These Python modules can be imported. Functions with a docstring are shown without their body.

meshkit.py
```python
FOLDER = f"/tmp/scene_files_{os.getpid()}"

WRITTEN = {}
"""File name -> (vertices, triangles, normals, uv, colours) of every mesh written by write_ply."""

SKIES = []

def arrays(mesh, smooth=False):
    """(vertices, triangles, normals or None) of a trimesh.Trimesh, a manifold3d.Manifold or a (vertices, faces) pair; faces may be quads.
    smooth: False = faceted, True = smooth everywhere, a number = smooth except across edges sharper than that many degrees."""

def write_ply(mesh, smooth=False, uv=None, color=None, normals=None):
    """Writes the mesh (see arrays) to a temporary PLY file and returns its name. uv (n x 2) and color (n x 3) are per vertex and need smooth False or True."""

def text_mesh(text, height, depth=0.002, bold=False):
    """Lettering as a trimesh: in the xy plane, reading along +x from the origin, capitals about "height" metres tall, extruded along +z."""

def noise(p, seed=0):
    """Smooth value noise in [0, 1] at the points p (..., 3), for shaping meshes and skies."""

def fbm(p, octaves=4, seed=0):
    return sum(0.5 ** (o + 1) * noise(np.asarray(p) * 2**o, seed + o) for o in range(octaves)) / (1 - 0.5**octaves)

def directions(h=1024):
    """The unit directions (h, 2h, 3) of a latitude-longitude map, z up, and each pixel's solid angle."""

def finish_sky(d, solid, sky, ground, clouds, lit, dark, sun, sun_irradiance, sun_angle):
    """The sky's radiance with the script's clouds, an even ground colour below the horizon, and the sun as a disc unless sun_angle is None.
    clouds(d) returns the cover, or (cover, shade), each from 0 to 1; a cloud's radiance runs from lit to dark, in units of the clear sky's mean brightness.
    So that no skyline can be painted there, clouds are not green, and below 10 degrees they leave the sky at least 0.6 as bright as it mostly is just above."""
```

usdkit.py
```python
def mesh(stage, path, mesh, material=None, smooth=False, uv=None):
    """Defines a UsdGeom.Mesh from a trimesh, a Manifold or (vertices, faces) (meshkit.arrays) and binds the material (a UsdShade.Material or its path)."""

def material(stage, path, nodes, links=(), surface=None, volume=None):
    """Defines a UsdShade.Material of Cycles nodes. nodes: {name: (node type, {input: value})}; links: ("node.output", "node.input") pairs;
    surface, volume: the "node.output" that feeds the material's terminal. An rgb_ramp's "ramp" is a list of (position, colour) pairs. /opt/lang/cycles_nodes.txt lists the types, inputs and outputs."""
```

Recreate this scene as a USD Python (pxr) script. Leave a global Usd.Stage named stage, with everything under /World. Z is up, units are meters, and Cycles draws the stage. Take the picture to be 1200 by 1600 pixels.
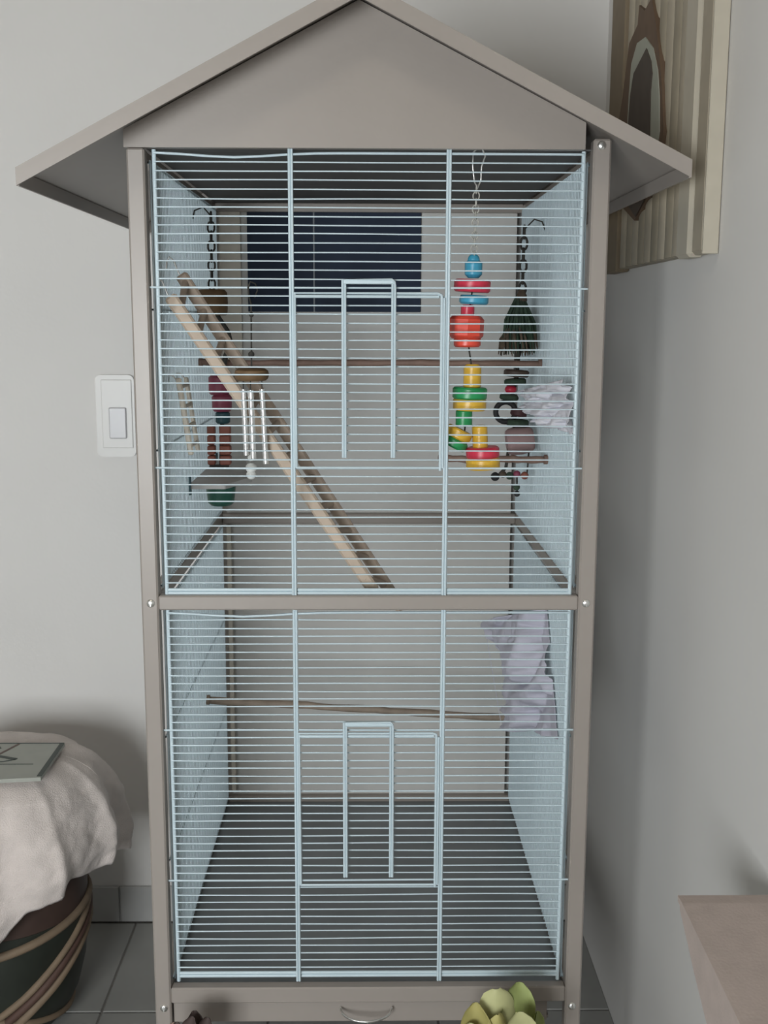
import math, random
import numpy as np, trimesh, usdkit, meshkit
import shapely.geometry as sg
from pxr import Usd, UsdGeom, UsdLux, UsdShade, Gf, Sdf

stage = Usd.Stage.CreateInMemory()
UsdGeom.SetStageUpAxis(stage, 'Z'); UsdGeom.SetStageMetersPerUnit(stage, 1.0)
WORLD = UsdGeom.Xform.Define(stage, '/World')
random.seed(4); RNG = np.random.default_rng(4)

# ------------------------------------------------------------------ camera
F_PX, PITCH, YAW, ROLL = 1734.03, 0.16879, 0.013728, 0.003224
CAM = np.array([0.0, -1.569, 1.335])
fw = np.array([math.sin(YAW) * math.cos(PITCH), math.cos(YAW) * math.cos(PITCH), -math.sin(PITCH)])
rt = np.array([math.cos(YAW), -math.sin(YAW), 0.0]); up = np.cross(rt, fw)
rt2 = rt * math.cos(ROLL) + up * math.sin(ROLL); up2 = up * math.cos(ROLL) - rt * math.sin(ROLL)
cam = UsdGeom.Camera.Define(stage, '/World/camera')
cam.CreateHorizontalApertureAttr(36.0); cam.CreateFocalLengthAttr(36.0 * F_PX / 1200)
cam.CreateFStopAttr(14.0); cam.CreateFocusDistanceAttr(1.62)
cam.CreateClippingRangeAttr((0.05, 100.0))
cam.AddTransformOp().Set(Gf.Matrix4d(*rt2, 0, *up2, 0, *(-fw), 0, *CAM, 1))
cam.CreateExposureAttr(0.0)

# ------------------------------------------------------------------ light: an overcast window behind the camera, and a weak overcast sky
SKY = UsdLux.DomeLight.Define(stage, '/World/overcast_sky')
SKY.CreateColorAttr(Gf.Vec3f(0.80, 0.90, 1.0)); SKY.CreateIntensityAttr(0.5)
WX0, WX1, WZ0, WZ1, WY = -1.55, -0.35, 0.62, 1.6, -2.7          # the window's opening in the front wall
win = UsdLux.RectLight.Define(stage, '/World/window_daylight')
win.CreateWidthAttr(WX1 - WX0); win.CreateHeightAttr(WZ1 - WZ0)
win.CreateIntensityAttr(23.0); win.CreateColorAttr(Gf.Vec3f(0.97, 0.985, 1.0))
win.AddTransformOp().Set(Gf.Matrix4d(1, 0, 0, 0, 0, 0, 1, 0, 0, -1, 0, 0, (WX0 + WX1) / 2, WY - 0.13, (WZ0 + WZ1) / 2, 1))

lamp = UsdLux.DiskLight.Define(stage, '/World/ceiling_lamp_light')
lamp.CreateRadiusAttr(0.16); lamp.CreateIntensityAttr(11.0); lamp.CreateColorAttr(Gf.Vec3f(1.0, 0.88, 0.70))
lamp.AddTranslateOp().Set((-0.25, -1.15, 2.485))

# ------------------------------------------------------------------ materials
LOOKS = '/World/Looks'
UsdGeom.Scope.Define(stage, LOOKS)
MATS = {}
def mat(name, color, rough=0.5, var=0.06, scale=30, bump=0.0, bscale=80, spec=0.5, metallic=0.0, **kw):
    """A principled surface whose colour wanders a little with a noise; optional fine relief."""
    if name in MATS:
        return MATS[name]
    c = np.array(color, float)
    nodes = {'tc': ('texture_coordinate', {}), 'n': ('noise_texture', {'scale': float(scale), 'detail': 3.0}),
             'r': ('rgb_ramp', {'ramp': [(0.3, tuple(c * (1 - var))), (0.7, tuple(np.minimum(c * (1 + var), 1)))]}),
             'p': ('principled_bsdf', {'roughness': float(rough), 'specular_ior_level': float(spec), 'metallic': float(metallic), **kw})}
    links = [('tc.object', 'n.vector'), ('n.fac', 'r.fac'), ('r.color', 'p.base_color')]
    if bump:
        nodes['bn'] = ('noise_texture', {'scale': float(bscale), 'detail': 4.0})
        nodes['b'] = ('bump', {'strength': float(bump), 'distance': 0.004})
        links += [('tc.object', 'bn.vector'), ('bn.fac', 'b.height'), ('b.normal', 'p.normal')]
    MATS[name] = usdkit.material(stage, f'{LOOKS}/{name}', nodes, links, surface='p.BSDF')
    return MATS[name]

WALL = mat('wall_paint', (0.69, 0.675, 0.655), 0.6, 0.02, 2.5, 0.05, 120, 0.3)
CEIL = mat('ceiling_paint', (0.52, 0.485, 0.42), 0.8, 0.02, 3)
TILE = mat('floor_tile_glaze', (0.30, 0.30, 0.285), 0.45, 0.06, 9)
SKIRT = mat('skirting_tile_glaze', (0.45, 0.45, 0.44), 0.35, 0.05, 9)
GROUT = mat('grout', (0.20, 0.19, 0.175), 0.9)
TAUPE = mat('taupe_painted_metal', (0.315, 0.28, 0.252), 0.38, 0.03, 6, 0.02, 300)
WIRE = mat('pale_blue_wire_coating', (0.55, 0.66, 0.71), 0.35, 0.02, 20)
BACKP = mat('grey_back_panel', (0.62, 0.61, 0.585), 0.55, 0.03, 3)
CREAM = mat('cream_plastic', (0.66, 0.61, 0.53), 0.5, 0.03)
NAVY = mat('navy_panel_face', (0.026, 0.037, 0.064), 0.6, 0.2, 8, spec=0.15)
CHROME = mat('bright_screw_metal', (0.85, 0.85, 0.83), 0.3, 0.02, metallic=1.0)
TRAY = mat('dark_tray_plastic', (0.19, 0.205, 0.215), 0.4, 0.15, 7)
PINE = mat('pale_pine_wood', (0.55, 0.44, 0.345), 0.6, 0.10, 25)
GREYPINE = mat('worn_pine_wood', (0.42, 0.335, 0.27), 0.65, 0.16, 25)
BROWNWOOD = mat('brown_wood', (0.155, 0.095, 0.048), 0.6, 0.2, 40, spec=0.3)
PERCHW = mat('reddish_brown_perch_wood', (0.26, 0.17, 0.135), 0.65, 0.15, 40)
PERCHL = mat('tan_perch_wood', (0.32, 0.255, 0.20), 0.65, 0.15, 40)
BLUE = mat('sky_blue_plastic', (0.055, 0.34, 0.52), 0.35, 0.02)
RED = mat('crimson_plastic', (0.62, 0.035, 0.075), 0.35, 0.02)
ORANGE = mat('coral_red_plastic', (0.74, 0.075, 0.045), 0.35, 0.02)
YELLOW = mat('yellow_plastic', (0.72, 0.43, 0.045), 0.35, 0.02)
GREEN = mat('green_plastic', (0.02, 0.30, 0.095), 0.35, 0.02)
ALU = mat('polished_aluminium', (0.86, 0.86, 0.85), 0.32, 0.02, metallic=0.8)
CORD = mat('dark_cord', (0.045, 0.042, 0.036), 0.8)
PALECORD = mat('pale_cord', (0.48, 0.47, 0.43), 0.8)
BEADW = mat('milky_bead', (0.72, 0.73, 0.71), 0.25, 0.02)
PURPLE = mat('plum_dyed_wood', (0.27, 0.055, 0.10), 0.5, 0.1, 40)
TEAL = mat('dark_teal_wood', (0.03, 0.09, 0.11), 0.5, 0.1, 40)
BRICKRED = mat('brick_red_wood', (0.28, 0.095, 0.065), 0.6, 0.1, 40)
DKGREEN = mat('bottle_green_plastic', (0.025, 0.12, 0.085), 0.4, 0.1)
TASSELG = mat('dark_green_fibre', (0.045, 0.075, 0.05), 0.9, 0.3, 60)
TASSELB = mat('brown_fibre', (0.115, 0.085, 0.06), 0.9, 0.3, 60)
BLACK = mat('black_rubber', (0.022, 0.022, 0.024), 0.6)
PINKC = mat('dusty_pink_cloth', (0.40, 0.27, 0.27), 0.9, 0.08)
LAV = mat('pale_lavender_cloth', (0.56, 0.55, 0.64), 0.9, 0.04, 12)
FLEECE = mat('pinkish_cream_fleece', (0.66, 0.59, 0.555), 0.95, 0.08, 22, 0.45, 420, 0.05, sheen_weight=0.25)
TABLET = mat('grey_green_board', (0.36, 0.37, 0.33), 0.5, 0.05)
INK = mat('dark_green_ink', (0.06, 0.075, 0.065), 0.6)
INKR = mat('brown_ink', (0.13, 0.085, 0.07), 0.6)
POTD = mat('green_black_drum_side', (0.020, 0.024, 0.018), 0.5, 0.2, 15)
POTB = mat('dark_red_brown_drum_rim', (0.055, 0.032, 0.025), 0.6, 0.2, 15)
TAN = mat('tan_band', (0.20, 0.145, 0.095), 0.7, 0.12, 25)
RUST = mat('rust_brown_band', (0.085, 0.045, 0.033), 0.7, 0.12, 25)
WHITEP = mat('white_plastic_plate', (0.62, 0.61, 0.59), 0.35, 0.01)
WHITEP2 = mat('white_plastic_rocker', (0.50, 0.495, 0.51), 0.3, 0.01)
FRAMEW = mat('cream_white_moulding', (0.47, 0.43, 0.35), 0.5, 0.03)
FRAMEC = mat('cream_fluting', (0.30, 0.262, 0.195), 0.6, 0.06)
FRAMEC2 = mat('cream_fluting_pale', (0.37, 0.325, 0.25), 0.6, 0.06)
FRAMEB = mat('brown_frame_edge', (0.20, 0.155, 0.10), 0.6, 0.08)
ARCHB = mat('arch_brown', (0.13, 0.082, 0.05), 0.7, 0.1)
ARCHP = mat('arch_pale', (0.36, 0.37, 0.31), 0.7, 0.05)
ARCHD = mat('arch_dark', (0.075, 0.058, 0.045), 0.7, 0.1)
BENCH = mat('pinkish_beige_fabric', (0.47, 0.395, 0.36), 0.85, 0.05, 40, 0.15, 300, 0.2)
LEAFP = mat('pale_yellow_green_leaf', (0.50, 0.50, 0.25), 0.6, 0.12, 25)
LEAFO = mat('olive_yellow_leaf', (0.40, 0.36, 0.13), 0.6, 0.2, 25)
LEAFG = mat('fresh_green_leaf', (0.30, 0.35, 0.12), 0.6, 0.2, 25)
LEAFD = mat('dark_red_brown_leaf', (0.06, 0.04, 0.035), 0.7, 0.2, 25)
SKYP = usdkit.material(stage, f'{LOOKS}/window_pane_glass',
    {'f': ('fresnel', {'IOR': 1.45}), 't': ('transparent_bsdf', {'color': (0.97, 0.98, 0.98)}), 'g': ('glossy_bsdf', {'color': (1, 1, 1), 'roughness': 0.02}), 'm': ('mix_closure', {})},
    [('f.fac', 'm.fac'), ('t.BSDF', 'm.closure1'), ('g.BSDF', 'm.closure2')], surface='m.closure')

# ------------------------------------------------------------------ naming and mesh helpers
USED = {}
def numbered(parent, name):
    k = (parent, name); n = USED.get(k, 0); USED[k] = n + 1
    return name if n == 0 else f'{name}_{n:03d}'
def path_of(p): return '/World' if p is None else str(p.GetPath())
def tag(o, label=None, cat=None, group=None, kind=None):
    for k, v in (('label', label), ('category', cat), ('group', group), ('kind', kind)):
        if v: o.SetCustomDataByKey(k, v)
    return o
def thing(name, label=None, cat=None, group=None, kind=None, parent=None):
    pp = path_of(parent)
    return tag(UsdGeom.Xform.Define(stage, f'{pp}/{numbered(pp, name)}').GetPrim(), label, cat, group, kind)
def obj(name, m, material, parent=None, smooth=False, **kw):
    pp = path_of(parent)
    if isinstance(m, MB): m = m.mesh()
    return tag(usdkit.mesh(stage, f'{pp}/{numbered(pp, name)}', m, material, smooth).GetPrim(), **kw)

class MB:
    """Collects shapes into one mesh."""
    def __init__(s): s.parts = []
    def add(s, m): s.parts.append(m); return s
    def box(s, x0, x1, y0, y1, z0, z1, bevel=0.0):
        return s.add(box(x0, x1, y0, y1, z0, z1, bevel))
    def tube(s, pts, r, n=8, caps=True): return s.add(tube(pts, r, n, caps))
    def lathe(s, prof, at=(0, 0, 0), n=32): return s.add(lathe(prof, at, n))
    def mesh(s): return trimesh.util.concatenate(s.parts)

def box(x0, x1, y0, y1, z0, z1, bevel=0.0):
    if bevel <= 0:
        m = trimesh.creation.box([x1 - x0, y1 - y0, z1 - z0])
    else:
        b = min(bevel, (x1 - x0) / 2.01, (y1 - y0) / 2.01, (z1 - z0) / 2.01)
        h = np.array([x1 - x0, y1 - y0, z1 - z0]) / 2
        v = []
        for sx in (-1, 1):
            for sy in (-1, 1):
                for sz in (-1, 1):
                    s = np.array([sx, sy, sz])
                    for k in range(3):
                        p = h - b; p = p.copy(); p[k] = h[k]; v.append(s * p)
        m = trimesh.convex.convex_hull(np.array(v))
    m.apply_translation([(x0 + x1) / 2, (y0 + y1) / 2, (z0 + z1) / 2])
    return m

def tube(pts, r, n=8, caps=True):
    p = np.asarray(pts, float)
    rr = np.broadcast_to(np.asarray(r, float), (len(p),))
    t = np.gradient(p, axis=0); t /= np.linalg.norm(t, axis=1, keepdims=True) + 1e-12
    ref = np.array([0, 0, 1.0]) if abs(t[0, 2]) < 0.9 else np.array([1.0, 0, 0])
    V = []
    a = np.cross(t[0], ref); a /= np.linalg.norm(a)
    ang = np.arange(n) * 2 * np.pi / n
    for i in range(len(p)):
        a = a - t[i] * (a @ t[i]); a /= np.linalg.norm(a) + 1e-12
        b = np.cross(t[i], a)
        V.append(p[i] + rr[i] * (np.cos(ang)[:, None] * a + np.sin(ang)[:, None] * b))
    V = np.vstack(V); F = []
    for i in range(len(p) - 1):
        for j in range(n):
            k = (j + 1) % n
            q = (i * n + j, i * n + k, (i + 1) * n + k, (i + 1) * n + j)
            F += [(q[0], q[1], q[2]), (q[0], q[2], q[3])]
    if caps:
        c0, c1 = len(V), len(V) + 1
        V = np.vstack([V, p[0], p[-1]]); L = (len(p) - 1) * n
        for j in range(n):
            k = (j + 1) % n
            F += [(c0, k, j), (c1, L + j, L + k)]
    return trimesh.Trimesh(V, np.array(F), process=False)

def lathe(prof, at=(0, 0, 0), n=32):
    """prof: (radius, z) from bottom to top, closed by fans at both ends."""
    prof = [(0.0, prof[0][1])] + list(prof) + [(0.0, prof[-1][1])]
    ang = np.arange(n) * 2 * np.pi / n
    V = np.vstack([np.c_[r * np.cos(ang), r * np.sin(ang), np.full(n, z)] for r, z in prof]); F = []
    for i in range(len(prof) - 1):
        for j in range(n):
            k = (j + 1) % n
            F += [(i * n + j, i * n + k, (i + 1) * n + k), (i * n + j, (i + 1) * n + k, (i + 1) * n + j)]
    m = trimesh.Trimesh(V + np.array(at), np.array(F)); m.update_faces(m.nondegenerate_faces()); return m

def disc(r, h, at, tilt=(0, 0), n=32, bev=0.0025):
    """A rounded cylinder centred at AT; tilt = degrees about y, then about x."""
    m = lathe([(r - bev, -h / 2), (r, -h / 2 + bev), (r, h / 2 - bev), (r - bev, h / 2)], n=n)
    R = trimesh.transformations.rotation_matrix(math.radians(tilt[0]), [0, 1, 0]) @ trimesh.transformations.rotation_matrix(math.radians(tilt[1]), [1, 0, 0])
    m.apply_transform(R); m.apply_translation(at); return m
def ball(r, at, s=(1, 1, 1)):
    m = trimesh.creation.icosphere(3, r); m.apply_scale(s); m.apply_translation(at); return m
def prism(pts, axis, a0, a1):
    """Extrudes a 2-D polygon along an axis: axis 1 takes (x, z) outlines, axis 0 takes (y, z)."""
    P = sg.Polygon(pts).buffer(0)
    m = trimesh.creation.extrude_polygon(P, a1 - a0)
    v = m.vertices.copy()
    o = np.c_[v[:, 0], v[:, 2] + a0, v[:, 1]] if axis == 1 else np.c_[v[:, 2] + a0, v[:, 0], v[:, 1]]
    m = trimesh.Trimesh(o, m.faces); m.fix_normals(); return m
def grid_sheet(P, t=0.0015):
    """P: (a, b, 3) grid of points -> a closed thin sheet."""
    a, b = P.shape[:2]
    du, dv = np.gradient(P, axis=0), np.gradient(P, axis=1)
    N = np.cross(du, dv); N /= np.linalg.norm(N, axis=2, keepdims=True) + 1e-12
    top, bot = (P + N * t / 2).reshape(-1, 3), (P - N * t / 2).reshape(-1, 3)
    idx = np.arange(a * b).reshape(a, b); o = a * b; F = []
    q = np.stack([idx[:-1, :-1], idx[1:, :-1], idx[1:, 1:], idx[:-1, 1:]], -1).reshape(-1, 4)
    F.append(q[:, [0, 1, 2]]); F.append(q[:, [0, 2, 3]]); F.append(q[:, [2, 1, 0]] + o); F.append(q[:, [3, 2, 0]] + o)
    edge = np.r_[idx[0, :], idx[1:, -1], idx[-1, -2::-1], idx[-2:0, 0]]
    e2 = np.roll(edge, -1)
    F.append(np.c_[edge, e2, e2 + o]); F.append(np.c_[edge, e2 + o, edge + o])
    return trimesh.Trimesh(np.vstack([top, bot]), np.vstack(F), process=False)
def chain(p0, p1, link=0.012, w=0.0045, r=0.0011):
    p0, p1 = np.array(p0, float), np.array(p1, float); L = np.linalg.norm(p1 - p0); n = max(2, int(L / (link * 0.75)))
    d = (p1 - p0) / L; a = np.cross(d, [0, 1, 0.01]); a /= np.linalg.norm(a); b = np.cross(d, a); mb = MB()
    for i in range(n):
        c = p0 + (p1 - p0) * (i + 0.5) / n; s = a if i % 2 else b
        ang = np.linspace(0, 2 * np.pi, 11)
        mb.tube([c + d * link / 2 * math.cos(t) + s * w * math.sin(t) for t in ang], r, 5, False)
    return mb.mesh()
def rod(p0, p1, r, n=10, k=2): return tube(np.linspace(np.array(p0, float), np.array(p1, float), k), r, n)
def plank(p0, p1, w, h, side, bevel=0.002):
    """A bar from p0 to p1, w wide along SIDE and h thick."""
    p0, p1 = np.array(p0, float), np.array(p1, float); L = np.linalg.norm(p1 - p0); d = (p1 - p0) / L
    s = np.array(side, float); s -= d * (s @ d); s /= np.linalg.norm(s); u = np.cross(d, s)
    m = box(-L / 2, L / 2, -w / 2, w / 2, -h / 2, h / 2, bevel); M = np.eye(4); M[:3, 0], M[:3, 1], M[:3, 2], M[:3, 3] = d, s, u, (p0 + p1) / 2
    m.apply_transform(M); return m

# ================================================================== the room
RX, LX, BY, FY, HZ = 0.475, -2.6, 0.76, -2.7, 2.5
fl = thing('floor', kind='structure')
obj('grout', box(LX, RX, FY, BY, -0.06, -0.003), GROUT, fl)
for i in range(-7, 4):
    for j in range(-12, 2):
        x0, x1 = -0.524 + 0.33 * i + 0.002, -0.524 + 0.33 * (i + 1) - 0.002
        y0, y1 = 0.42 + 0.33 * j + 0.002, 0.42 + 0.33 * (j + 1) - 0.002
        x0, x1, y0, y1 = max(x0, LX), min(x1, RX), max(y0, FY), min(y1, BY)
        if RX - x1 < 0.02: x1 = RX
        if x1 - x0 > 0.01 and y1 - y0 > 0.01:
            obj('tile', box(x0, x1, y0, y1, -0.012, 0.0, 0.0015), TILE, fl)
obj('wall_back', box(LX - 0.1, RX + 0.1, BY, BY + 0.1, -0.06, HZ + 0.1), WALL, kind='structure')
obj('wall_right', box(RX, RX + 0.1, FY - 0.1, BY, -0.06, HZ + 0.1), WALL, kind='structure')
obj('wall_left', box(LX - 0.1, LX, FY - 0.1, BY, -0.06, HZ + 0.1), WALL, kind='structure')
w = MB(); w.box(LX, WX0, FY - 0.1, FY, -0.06, HZ + 0.1); w.box(WX1, RX, FY - 0.1, FY, -0.06, HZ + 0.1)
w.box(WX0, WX1, FY - 0.1, FY, -0.06, WZ0); w.box(WX0, WX1, FY - 0.1, FY, WZ1, HZ + 0.1)
obj('wall_front', w, WALL, kind='structure')
obj('ceiling', box(LX, RX, FY, BY, HZ, HZ + 0.1), CEIL, kind='structure')
wn = thing('window_1', kind='structure')
w = MB()
for x in (WX0, (WX0 + WX1) / 2 - 0.02, WX1 - 0.04): w.box(x, x + 0.04, FY - 0.08, FY - 0.03, WZ0, WZ1, 0.004)
for z in (WZ0, WZ1 - 0.04): w.box(WX0, WX1, FY - 0.08, FY - 0.03, z, z + 0.04, 0.004)
obj('window_frame', w, FRAMEW, wn)
for k in range(2):
    x0 = WX0 + 0.04 + k * ((WX1 - WX0) / 2 - 0.02)
    obj('pane', box(x0, x0 + (WX1 - WX0) / 2 - 0.06, FY - 0.058, FY - 0.054, WZ0 + 0.04, WZ1 - 0.04), SKYP, wn)
bb = thing('baseboard_back', kind='structure')
x = -0.56
xs = [(-0.56 + 0.33 * k + 0.0015, -0.56 + 0.33 * (k + 1) - 0.0015) for k in range(-6, 4)]
for x0, x1 in xs:
    x1 = min(x1, RX)
    obj('tile', box(max(x0, LX), x1, BY - 0.009, BY, 0.001, 0.085, 0.0015), SKIRT, bb)

# ================================================================== the bird cage
cage = thing('bird_cage', 'tall taupe metal bird cage with gabled roof and pale blue wire fronts', 'bird cage')
DX, P, DY = 0.33, 0.0245, 0.7252                       # half width, post size, depth
MZ, MH, BZ, BH, TZ = 0.9328, 0.0215, 0.3075, 0.026, 1.568
RIDGE, EL, ER = (-0.0139, 1.763), (-0.455, 1.5305), (0.418, 1.5445)
def roof_z(x):
    e = EL if x < RIDGE[0] else ER
    return RIDGE[1] + (e[1] - RIDGE[1]) * (x - RIDGE[0]) / (e[0] - RIDGE[0])
for sx in (-1, 1):
    for back in (0, 1):
        x0, x1 = sorted((sx * DX, sx * (DX - P)))
        y0, y1 = (DY - P, DY) if back else (0.0, P)
        top = TZ if (sx < 0 or back) else 1.583
        ps = obj('post', box(x0, x1, y0, y1, 0.0, top, 0.0025), TAUPE, cage)
        if not back:
            for z in [MZ, 0.288] + ([1.574] if sx > 0 else []):
                s = trimesh.util.concatenate([ball(0.0062, (sx * 0.3165, 0.0, z), (1, 0.55, 1)), box(sx * 0.3165 - 0.0007, sx * 0.3165 + 0.0007, -0.0041, -0.002, z - 0.004, z + 0.004)])
                obj('screw', s, CHROME, ps, 40)
def ring(z, h, name):
    xi = DX - P
    obj(name, box(-xi, xi, 0.001, 0.019, z - h / 2, z + h / 2, 0.002), TAUPE, cage)
    obj(name, box(-xi, xi, DY - 0.02, DY - 0.002, z - h / 2, z + h / 2, 0.002), TAUPE, cage)
    for sx in (-1, 1):
        a, b = sorted((sx * (DX - 0.003), sx * (DX - 0.024)))
        obj(name, box(a, b, P, DY - P, z - h / 2, z + h / 2, 0.002), TAUPE, cage)
ring(MZ, MH, 'middle_rail'); ring(BZ, BH, 'bottom_rail')
for z in (TZ - 0.012,):
    for sx in (-1, 1):
        a, b = sorted((sx * (DX - 0.003), sx * (DX - 0.02)))
        obj('top_rail', box(a, b, P, DY - P, z, z + 0.012), TAUPE, cage)
    obj('top_rail', box(-DX + P, DX - P, DY - 0.02, DY - 0.004, z - 0.004, z + 0.012), TAUPE, cage)
# gable sheets
def gable(xa, xb, y0, y1):
    pts = [(xa, TZ), (xb, TZ), (xb, roof_z(xb) - 0.0045), (RIDGE[0], RIDGE[1] - 0.0055), (xa, roof_z(xa) - 0.0045)]
    m = prism(pts, 1, y0, y1)
    lip = box(xa + 0.0004, xb - 0.0004, y1, y1 + 0.012, TZ + 0.0004, TZ + 0.003)
    return trimesh.util.concatenate([m, lip])
obj('gable', gable(-0.332, 0.2935, -0.0045, -0.0015), TAUPE, cage)
obj('gable', gable(-0.332, 0.332, DY + 0.001, DY + 0.003), TAUPE, cage)
# roof: two folded sheets
RY0, RY1, RT, FH = -0.08, 0.745, 0.003, 0.0225
for e, nm in ((EL, 'l'), (ER, 'r')):
    s = -1 if e[0] < RIDGE[0] else 1
    a = [RIDGE, e, (e[0], e[1] - RT), (RIDGE[0], RIDGE[1] - RT)]
    rp = obj('roof_panel', prism(a, 1, RY0, RY1), TAUPE, cage)
    f = [RIDGE, e, (e[0], e[1] - FH), (RIDGE[0], RIDGE[1] - FH)]
    m = prism(f, 1, RY0 - 0.003, RY0)
    obj('fascia', m, TAUPE, rp); obj('fascia', prism(f, 1, RY1, RY1 + 0.003), TAUPE, rp)
    x0, x1 = sorted((e[0], e[0] - s * 0.003))
    obj('eave_lip', box(x0, x1, RY0 + 0.0002, RY1 - 0.0002, e[1] - FH, e[1] - RT - 0.0004), TAUPE, rp)

# wire fronts
def wobble(n, amp):
    k = RNG.normal(0, amp, 3)
    t = np.linspace(0, np.pi, n)
    return k[0] * np.sin(t) + k[1] * np.sin(2 * t) * 0.6 + k[2] * np.sin(3 * t) * 0.4
def front(z0, z1, pitch, thick_at, door_z0, door_z1, xr):
    fp = obj('front_grille', trimesh.util.concatenate([
        rod((s * 0.2945, 0.0125, z0 - 0.012), (s * 0.2945, 0.0125, z1 + 0.004), 0.003, 10) for s in (-1, 1)] +
        [rod((-0.2945, 0.0125, z), (0.2945, 0.0125, z), 0.0026, 10) for z in (z0 - 0.004, z0 + 0.001)]), WIRE, cage, 40)
    n = int(round((z1 - z0) / pitch))
    rows = [z0 + (z1 - z0) * k / n for k in range(1, n + 1)]
    for z in rows:
        thick = any(abs(z - q) < pitch / 2 for q in thick_at)
        xs = np.linspace(-0.2945, 0.2945, 17)
        wz = wobble(17, 0.0005)
        if z == rows[-1]:
            wz = -0.006 * np.exp(-((xs + 0.185) / 0.07) ** 2)
        r = 0.0016 if thick else (0.0019 if z == rows[-1] else 0.00115)
        x_ext = 0.3055 if thick else 0.2945
        xs = xs * x_ext / 0.2945
        obj('wire', tube(np.c_[xs, np.full(17, 0.0100), z + wz], r, 6), WIRE, fp, True)
    for x, dx in ((-0.1085, 0.0015), (0.1095, -0.001)):
        for o in (-0.0018, 0.0018):
            obj('upright', rod((x + o, 0.0072, z0 - 0.010), (x + o + dx * 0.3, 0.0072, z1 + 0.009), 0.0019, 8), WIRE, fp, True)
    # the lift door: a bent frame and a U-shaped pull
    xl, yd = -0.1035, 0.0035
    c = [(xl, yd, door_z0), (xl, yd, door_z1), (xr - 0.006, yd, door_z1), (xr - 0.001, yd, door_z1 - 0.002), (xr, yd, door_z1 - 0.007), (xr, yd, door_z0 - 0.004)]
    dr = obj('door_frame', MB().tube(c, 0.0021, 8).tube([(xl, yd, door_z1 - 0.0045), (xr - 0.004, yd, door_z1 - 0.0045)], 0.0021, 8)
             .tube([(xr + 0.0035, yd, door_z1 - 0.006), (xr + 0.0035, yd, door_z0)], 0.0015, 8).tube([(xl, yd, door_z0), (xr, yd, door_z0)], 0.0017, 8), WIRE, cage, 40)
    hx, yh = 0.0358, -0.001
    zt, zb = door_z1 + 0.0185, door_z0 + 0.015
    m = MB()
    m.tube([(-hx - 0.001, yh, zb), (-hx - 0.001, yh, zt), (hx - 0.004, yh, zt), (hx - 0.001, yh, zt - 0.003), (hx, yh, zt - 0.008), (hx, yh, zb)], 0.0019, 8)
    m.tube([(-hx + 0.0025, yh, zb), (-hx + 0.0025, yh, zt - 0.006), (hx - 0.0035, yh, zt - 0.006), (hx - 0.0035, yh, zb)], 0.0017, 8)
    m.box(-hx - 0.001, hx - 0.002, yh - 0.0004, yh + 0.0004, zt - 0.0055, zt - 0.0005)
    obj('door_pull', m, WIRE, dr, 40)
front(0.949, 1.5635, 0.01215, (1.379, 1.131), 1.131, 1.3755, 0.1015)
front(0.3385, 0.9165, 0.01195, (0.7325, 0.4906), 0.4906, 0.733, 0.101)
xi = DX - P
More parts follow.
